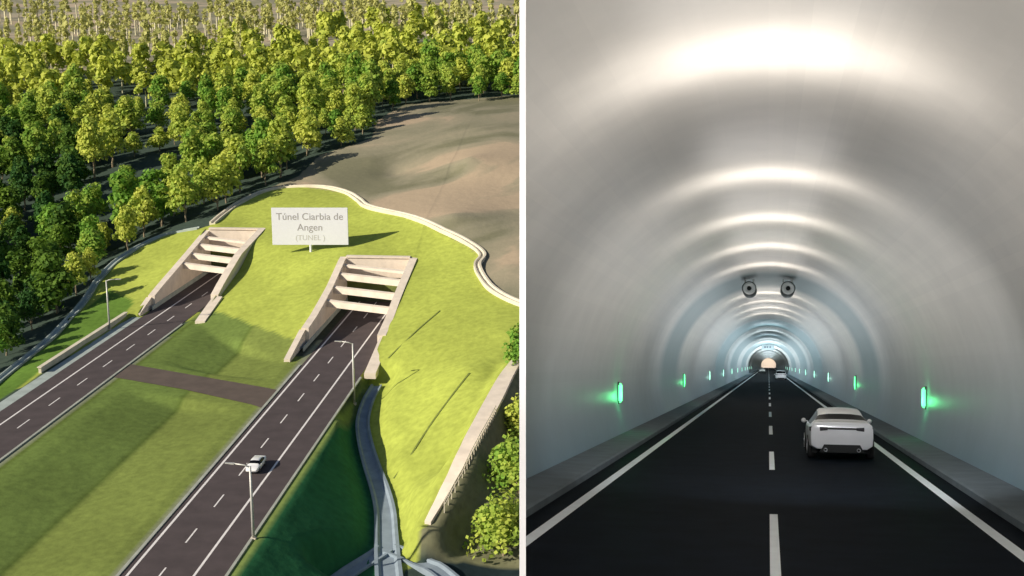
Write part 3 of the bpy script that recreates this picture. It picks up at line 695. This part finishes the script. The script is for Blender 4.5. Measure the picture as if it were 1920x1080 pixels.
# big trees at the lower right and by the wall top
V, Fc, cl = crown_mesh('crown', 901, 6.5, 11, .3, 2600, .75, 26); tm = trunk_mb(3, 6.5, 11, 1.5, cl, .3)
protos.append((mesh_from('crown', V, Fc, 'leaf'), mesh_from('trunk', tm.v, tm.f, 'bark')))
for q, s, i, lb in [((945,1040),.86,6,'large bushy bright green tree at the lower right below the retaining wall'),
                    ((975,925),.9,6,'large bushy yellow green tree behind the lower right tree'),
                    ((985,835),.8,6,'rounded green tree right of the middle of the retaining wall'),
                    ((985,700),.8,4,'small leafy tree beside the top end of the retaining wall')]:
    w_ = hit(*q); tree(w_[0], w_[1], s, i, i*1.3, lb, None, sz=.85)

# ------------------------------------------------------------------ the road tunnel
VX, VY = 1441, 683; ch = 2.72
ax = ray(VX, VY); ax = ax/np.linalg.norm(ax); up = cU - ax*(cU @ ax); up /= np.linalg.norm(up); rt = np.cross(ax, up)
org = cC - up*ch
TM = Matrix(((rt[0],ax[0],up[0],org[0]),(rt[1],ax[1],up[1],org[1]),(rt[2],ax[2],up[2],org[2]),(0,0,0,1)))
TMi = TM.inverted()
TL = 1000.0; TR, TC = 5.4, 1.94
# section plane through the added divider
pd = ray(980, 540); pd /= np.linalg.norm(pd); pn = np.cross(pd, cU); pn /= np.linalg.norm(pn)   # points right
if pn @ cR < 0: pn = -pn
ln = TMi.to_3x3() @ Vector(pn); lc = TMi @ Vector(cC)
def clip(mb):
    me = bpy.data.meshes.new('t'); me.from_pydata(mb.v, [], mb.f); bm = bmesh.new(); bm.from_mesh(me)
    bmesh.ops.bisect_plane(bm, geom=bm.verts[:]+bm.edges[:]+bm.faces[:], plane_co=lc, plane_no=ln, clear_inner=True)
    o = MB(); bm.verts.index_update(); o.v = [tuple(v.co) for v in bm.verts]; o.f = [tuple(v.index for v in fc.verts) for fc in bm.faces]; bm.free(); return o
M['lining'] = lm = bpy.data.materials.new('white tunnel lining'); lm.use_nodes = True; nt = lm.node_tree; b = nt.nodes['Principled BSDF']
b.inputs['Roughness'].default_value = 0.42
tc = nn('ShaderNodeTexCoord'); sx = nn('ShaderNodeSeparateXYZ'); nt.links.new(tc.outputs['Object'], sx.inputs[0])
# lining colour: pale warm vault, lower walls' dim cool light painted in, teal rings
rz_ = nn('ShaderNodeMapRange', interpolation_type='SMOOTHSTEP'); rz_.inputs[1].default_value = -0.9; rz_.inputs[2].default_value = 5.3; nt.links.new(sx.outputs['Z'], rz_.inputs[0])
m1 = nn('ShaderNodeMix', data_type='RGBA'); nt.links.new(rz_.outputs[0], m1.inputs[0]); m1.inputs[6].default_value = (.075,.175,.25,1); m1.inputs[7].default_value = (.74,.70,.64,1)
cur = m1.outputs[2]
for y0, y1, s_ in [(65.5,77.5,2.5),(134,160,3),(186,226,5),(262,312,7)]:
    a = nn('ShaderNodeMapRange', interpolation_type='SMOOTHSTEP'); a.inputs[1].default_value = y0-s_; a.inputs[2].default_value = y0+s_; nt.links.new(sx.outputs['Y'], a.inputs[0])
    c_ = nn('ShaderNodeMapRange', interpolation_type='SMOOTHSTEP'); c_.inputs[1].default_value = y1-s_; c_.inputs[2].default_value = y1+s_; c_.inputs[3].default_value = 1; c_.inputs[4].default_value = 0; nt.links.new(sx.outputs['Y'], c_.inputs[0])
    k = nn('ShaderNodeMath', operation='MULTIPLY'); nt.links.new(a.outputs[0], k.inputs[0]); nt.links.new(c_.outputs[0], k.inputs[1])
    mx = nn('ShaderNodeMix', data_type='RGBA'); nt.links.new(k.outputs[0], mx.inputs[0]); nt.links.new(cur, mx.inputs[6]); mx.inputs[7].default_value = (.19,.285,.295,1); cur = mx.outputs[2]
at_ = nn('ShaderNodeMath', operation='SUBTRACT'); at_.inputs[1].default_value = TC; nt.links.new(sx.outputs['Z'], at_.inputs[0])
ag = nn('ShaderNodeMath', operation='ARCTAN2'); nt.links.new(sx.outputs['X'], ag.inputs[0]); nt.links.new(at_.outputs[0], ag.inputs[1])
ak = nn('ShaderNodeMath', operation='MULTIPLY'); ak.inputs[1].default_value = 19.0; nt.links.new(ag.outputs[0], ak.inputs[0])
af = nn('ShaderNodeMath', operation='FLOOR'); nt.links.new(ak.outputs[0], af.inputs[0])
wn = nn('ShaderNodeTexWhiteNoise', noise_dimensions='1D'); nt.links.new(af.outputs[0], wn.inputs['W'])
rw_ = nn('ShaderNodeMapRange'); rw_.inputs[3].default_value = .955; rw_.inputs[4].default_value = 1.02; nt.links.new(wn.outputs['Value'], rw_.inputs[0])
pv = nn('ShaderNodeVectorMath', operation='SCALE'); nt.links.new(cur, pv.inputs[0]); nt.links.new(rw_.outputs[0], pv.inputs['Scale']); cur = pv.outputs[0]
rr2 = nn('ShaderNodeMapRange'); rr2.inputs[3].default_value = .41; rr2.inputs[4].default_value = .43; nt.links.new(wn.outputs['Value'], rr2.inputs[0]); nt.links.new(rr2.outputs[0], b.inputs['Roughness'])
n5 = noise(0.8, 5); r5 = nn('ShaderNodeMapRange'); r5.inputs[1].default_value = .3; r5.inputs[2].default_value = .7; r5.inputs[3].default_value = .94; r5.inputs[4].default_value = 1.04; nt.links.new(n5.outputs['Fac'], r5.inputs[0])
sc_ = nn('ShaderNodeVectorMath', operation='SCALE'); nt.links.new(cur, sc_.inputs[0]); nt.links.new(r5.outputs[0], sc_.inputs['Scale']); nt.links.new(sc_.outputs[0], b.inputs['Base Color'])
M['walk'] = mat('walkway concrete', (.13,.16,.18), .8, var=.12, scale=1.5, spec=.1)
M['troad'] = mat('dark tunnel asphalt', (.006,.009,.014), .6, var=.25, scale=1.2, bump=.05, bscale=30, spec=0.006)
M['tpaint'] = mat('tunnel road paint', (.78,.84,.88), .6, var=.05, scale=2)
tn = empty('road_tunnel', mw=TM); tag(tn, 'long vaulted road tunnel with pale glossy lining and ringed ceiling light', 'tunnel')
NS = 64; th0 = math.acos((TC-.17)/TR)          # below springing
a0 = -PI/2 + math.acos((TC-.17)/TR)
angs = np.linspace(-math.asin((TC-.17)/TR), PI+math.asin((TC-.17)/TR), NS+1)
ysec = [-8,0,4,8,12,16,20,24,28,32,40,60,90,140,220,350,500,700,TL]
def vault(Rr, rev=False):
    mb = MB(); vs = []; fs = []
    for y in ysec:
        for a in angs: vs.append((Rr*math.cos(a), y, TC+Rr*math.sin(a)))
    k = NS+1
    for i in range(len(ysec)-1):
        for j in range(NS): q = (i*k+j, i*k+j+1, (i+1)*k+j+1, (i+1)*k+j); fs.append(q)
    mb.add(vs, fs); return mb
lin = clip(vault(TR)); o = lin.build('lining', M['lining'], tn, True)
o = clip(vault(TR+.5)); o.build('outer_shell', 'concrete', tn)
xb = math.sqrt(TR**2-(TC-.17)**2)
for s in (1, -1):
    mb = MB(); prof = [(4.14,-.2),(4.14,.13),(4.20,.16),(xb+.03,.20),(xb+.03,-.2)]; vs = []; fs = []
    for y in ysec:
        for x, z in prof: vs.append((s*x, y, z))
    k = len(prof)
    for i in range(len(ysec)-1):
        for j in range(k): fs.append((i*k+j, i*k+(j+1) % k, (i+1)*k+(j+1) % k, (i+1)*k+j))
    mb.add(vs, fs); clip(mb).build('walkway', 'walk', tn)
def tsheet(name, x0, x1, y0, y1, z, m, parent):
    mb = MB(); ys = [y for y in ysec if y0 < y < y1]; ys = [y0]+ys+[y1]
    for a, b_ in zip(ys[:-1], ys[1:]): mb.add([(x0,a,z),(x1,a,z),(x1,b_,z),(x0,b_,z)], [(0,1,2,3)])
    return clip(mb).build(name, m, parent)
tr_ = tsheet('tunnel_road', -4.16, 4.16, -8, TL, 0, 'troad', None); tr_.matrix_world = TM; tag(tr_, kind='structure')
tsheet('edge_line', -3.70, -3.49, -8, TL, .005, 'tpaint', tr_); tsheet('edge_line', 3.49, 3.70, -8, TL, .005, 'tpaint', tr_)
mb = MB(); y = 16.9
while y < TL:
    mb.add([(.02,y,.005),(.16,y,.005),(.16,y+7,.005),(.02,y+7,.005)], [(0,1,2,3)]); y += 17
mb.build('centre_line', 'tpaint', tr_)
mb = MB(); mb.add([(-5.9,-8,-.6),(5.9,-8,-.6),(5.9,-8,8),(-5.9,-8,8)], [(0,1,2,3)]); clip(mb).build('unseen_rear_cap', 'concrete', tn)  # added cap behind the camera, keeps sunlight out of the tunnel
mb = MB(); mb.box(-5.9,5.9,TL,TL+.3,-.6,8); mb.build('exit_stand_in', mat('white end wall', (.85,.8,.74), .9, var=.02), tn)  # closed wall in place of the open exit, catches the added light
mb = MB(); vs = []; 
for y in ysec: vs += [(-5.9,y,-.22),(5.9,y,-.22)]
mb.add(vs, [(2*i,2*i+1,2*i+3,2*i+2) for i in range(len(ysec)-1)]); clip(mb).build('floor_slab', 'concrete', tn)
# added divider between the two views, shuts sun out of the tunnel's cut side
dv = empty('added_divider'); tag(dv, 'added white divider slab between the hillside view and the tunnel', 'wall')
WT = mat('white render', (.80,.82,.90), .8, var=.02)
def slab(name, d0, d1, th_, zlo, zhi):
    q = [cC+pd*d0-pn*th_/2, cC+pd*d0+pn*th_/2, cC+pd*d1+pn*th_/2, cC+pd*d1-pn*th_/2]
    MB().hexa([a+cU*zlo for a in q], [a+cU*zhi for a in q]).build(name, WT, dv)
slab('divider_panel', 10.0, 31.0, .050, -7.5, 7.5); slab('unseen_sun_screen', -8.5, -.5, .05, -4, 6.5)  # second panel is unseen, added behind the camera to block the sun

# lights of the tunnel
def area(name, y, x, z, sx_, sy_, pw, color, upw=True, rot=None):
    l = bpy.data.lights.new(name, 'AREA'); l.shape = 'RECTANGLE'; l.size = sx_; l.size_y = sy_; l.energy = pw; l.color = color
    o = bpy.data.objects.new(name, l); col.objects.link(o)
    o.matrix_world = TM @ Matrix.Translation((x, y, z)) @ (rot if rot else (Matrix.Rotation(PI, 4, 'X') if upw else Matrix()))
    return o
warm = (1, .94, .88); cool = (.74,.92,1)
for y in (8.5, 19.0): area('tunnel_light', y, 0, 5.4, 2.2, 2.0, 95, warm)
for y in (31.4, 40.8, 50.6, 60): area('tunnel_light', y, 0, 5.7, 2.0, 1.4, 60, warm)
for y in (84, 95, 106, 118): area('tunnel_light', y, 0, 5.7, 2.0, 1.4, 60, warm)
for y, ln_, pw, cc_ in ((12,26,125,(1,.97,.93)), (42,26,145,(.99,.98,.96)), (76,30,225,(.91,.97,1)), (112,32,240,(.88,.96,1)), (150,34,330,cool), (195,44,460,cool), (250,60,700,cool), (320,70,800,cool)):  # added fill lights without fixtures, hung mid-bore to brighten the walls
    for sd_ in (-1, 1): area('added_wall_fill', y, sd_*1.2, 3.0, 1.2, ln_, pw, cc_, rot=Matrix.Rotation(sd_*math.radians(52 if y < 160 else 78), 4, 'Y') @ Matrix.Rotation(PI, 4, 'X'))
for y in (152, 178, 206, 238): area('tunnel_light', y, 0, 5.4, 2.2, 2.2, 110, cool)
for y in (280, 340, 410, 500, 600, 720, 860): area('tunnel_light', y, 0, 4.2, 2.4, 40, 1300, cool)
_l = area('tunnel_light', 24, 1.0, 5.0, 1.6, .8, 130, (.97,.98,1), rot=Matrix.Rotation(math.radians(60), 4, 'X')); _l.data.spread = math.radians(95)  # added light without a fixture, tilted forward onto the near car's rear
_l = area('tunnel_light', 206, 1.2, 5.0, 1.6, .8, 420, (.95,.98,1), rot=Matrix.Rotation(math.radians(60), 4, 'X')); _l.data.spread = math.radians(95)  # likewise added, no fixture, brightens the rear of the deeper car
area('exit_daylight_fill', TL-14, 0, 4.5, 4, 4, 1300, (1,.84,.70), rot=Matrix.Rotation(PI/2, 4, 'X'))  # added light on the end wall, stands in for daylight at the exit
# green marker lights on the walls
M['green'] = mat('green lamp lens', (.3,.9,.45), .4, emis=(.10,.85,.28), es=2.2)
M['pgreen'] = mat('pale green lamp lens', (.6,.9,.75), .4, emis=(.45,1,.75), es=1.3)
for k in range(11):
    y = 46.5+36.2*k
    for s in (-1, 1):
        z = 1.62; x = s*(math.sqrt(TR**2-(z-TC)**2)-.05)
        r = empty('wall_marker_light', mw=TM @ Matrix.Translation((x, y, z)))
        o_ = ['nearest', 'second', 'third', 'fourth', 'fifth', 'sixth', 'seventh', 'eighth', 'ninth', 'tenth', 'eleventh'][k]
        tag(r, f"green marker light on the {'left' if s < 0 else 'right'} tunnel wall, {o_} along the road", 'wall light', 'green marker lights on the tunnel walls')
        hh = .42 if k else .36
        mb = MB(); mb.box(-.03,.03,-.07,.07,-hh-.04,hh+.04); mb.build('housing', 'fan', r)
        rr_ = .085 if k == 0 else .055
        mb = MB(); mb.lathe([(0,-hh),(rr_*.6,-hh*.93),(rr_,-hh*.75),(rr_,hh*.75),(rr_*.6,hh*.93),(0,hh)], 12, 'z', (-s*.05,0,0))
        mb.build('lens', 'green' if k < 2 else 'pgreen', r, True)
        if k < 5:
            l = bpy.data.lights.new('marker_glow', 'POINT'); l.energy = [15,8,5,5,5][k]; l.color = (.10,1,.30) if k < 2 else (.5,1,.8); l.shadow_soft_size = .15
            o = bpy.data.objects.new('marker_glow', l); col.objects.link(o); o.matrix_world = TM @ Matrix.Translation((x-s*.28, y-.1, z-.1))
# jet fans
for sx_ in (-1, 1):
    y = 67.3; x = sx_*.98; z = ch+3.90
    r = empty('jet_fan', mw=TM @ Matrix.Translation((x, y, z)) @ Matrix.Scale(.82, 4))
    tag(r, f"round {'left' if sx_ < 0 else 'right'} jet fan with white inlet ring and black hub under the vault", 'fan', 'jet fans')
    mb = MB(); mb.lathe([(.39,-.40),(.45,-.40),(.45,2.9),(.38,3.0)], 28); mb.build('casing', 'fan', r, True)
    mb = MB(); mb.lathe([(.36,-.36),(.385,-.42),(.35,-.46),(.17,-.42),(.14,-.36),(.14,-.1)], 28); mb.build('inlet_ring', 'fanring', r, True)
    mb = MB(); mb.lathe([(0,-.46),(.07,-.45),(.135,-.38),(.135,.2)], 20); mb.build('hub', 'black', r, True)
    for yy in (.4, 2.3):
        mb = MB(); mb.box(-.3,-.22,yy,yy+.1,.35,1.15*(TC+math.sqrt(TR**2-(abs(x)+.3)**2)-z)); mb.build('bracket', 'fanring', r); mb = MB(); mb.box(.22,.3,yy,yy+.1,.35,1.15*(TC+math.sqrt(TR**2-(abs(x)+.3)**2)-z)); mb.build('bracket', 'fanring', r)
# overhead message sign
r = empty('overhead_sign', mw=TM @ Matrix.Translation((-.15, 300, ch+4.35-.45))); tag(r, 'small pale overhead sign board with dark writing far down the tunnel', 'sign')
mb = MB(); mb.box(-1.4,1.4,-.1,.1,-.65,.65); mb.build('panel', 'fanring', r, bevel=.03)
mb = MB()
for i, w_ in enumerate((.5,.35,.4)): mb.box(-.85+i*.6,-.85+i*.6+w_*.9,-.125,-.105,-.15,.2)
mb.build('sign_text', 'ink', r)
mb = MB(); mb.box(-1.1,-1.0,0,.08,.6,1.35).box(1.0,1.1,0,.08,.6,1.35); mb.build('bracket', 'fan', r)
# cars in the tunnel
c1_ = loft_car('car', 'sedan', 'car', parent_mw=TM @ Matrix.Translation((2.06, 40.3, .006)) @ Matrix.Rotation(math.radians(0), 4, 'Z'))
tag(c1_, 'silver white saloon car seen from behind in the right lane of the tunnel', 'car', 'cars')
c2_ = loft_car('car', 'suv', 'car', parent_mw=TM @ Matrix.Translation((2.05, 226, .006)))
tag(c2_, 'white car with black rear window ahead in the right lane, deep in the tunnel', 'car', 'cars')
c3_ = loft_car('car', 'sedan', 'car2', parent_mw=TM @ Matrix.Translation((-1.9, 395, .006)) @ Matrix.Rotation(PI, 4, 'Z'))
tag(c3_, 'tiny white oncoming car in the left lane near the far end of the tunnel', 'car', 'cars')

# ------------------------------------------------------------------ sun, sky, render
se = math.radians(27); saz = Vector((-.86, -.51, 0)).normalized()
sd = Vector((saz.x*math.cos(se), saz.y*math.cos(se), math.sin(se)))
sl = bpy.data.lights.new('sun', 'SUN'); sl.energy = 5.0; sl.angle = math.radians(.6); sl.color = (1,.90,.74)
so_ = bpy.data.objects.new('sun', sl); col.objects.link(so_); so_.rotation_euler = sd.to_track_quat('Z', 'Y').to_euler()
w = bpy.data.worlds.new('World'); sc.world = w; w.use_nodes = True; nt = w.node_tree
sky = nt.nodes.new('ShaderNodeTexSky'); sky.sky_type = 'NISHITA'; sky.sun_disc = False; sky.sun_elevation = se; sky.sun_rotation = math.atan2(sd.x, sd.y)
nt.links.new(sky.outputs[0], nt.nodes['Background'].inputs[0]); nt.nodes['Background'].inputs[1].default_value = .065
sc.render.engine = 'CYCLES'; sc.cycles.use_denoising = True; sc.cycles.max_bounces = 8; sc.cycles.diffuse_bounces = 4
sc.cycles.sample_clamp_indirect = 6; sc.cycles.use_light_tree = True
sc.view_settings.view_transform = 'Standard'; sc.view_settings.look = 'None'; sc.view_settings.exposure = 0.2
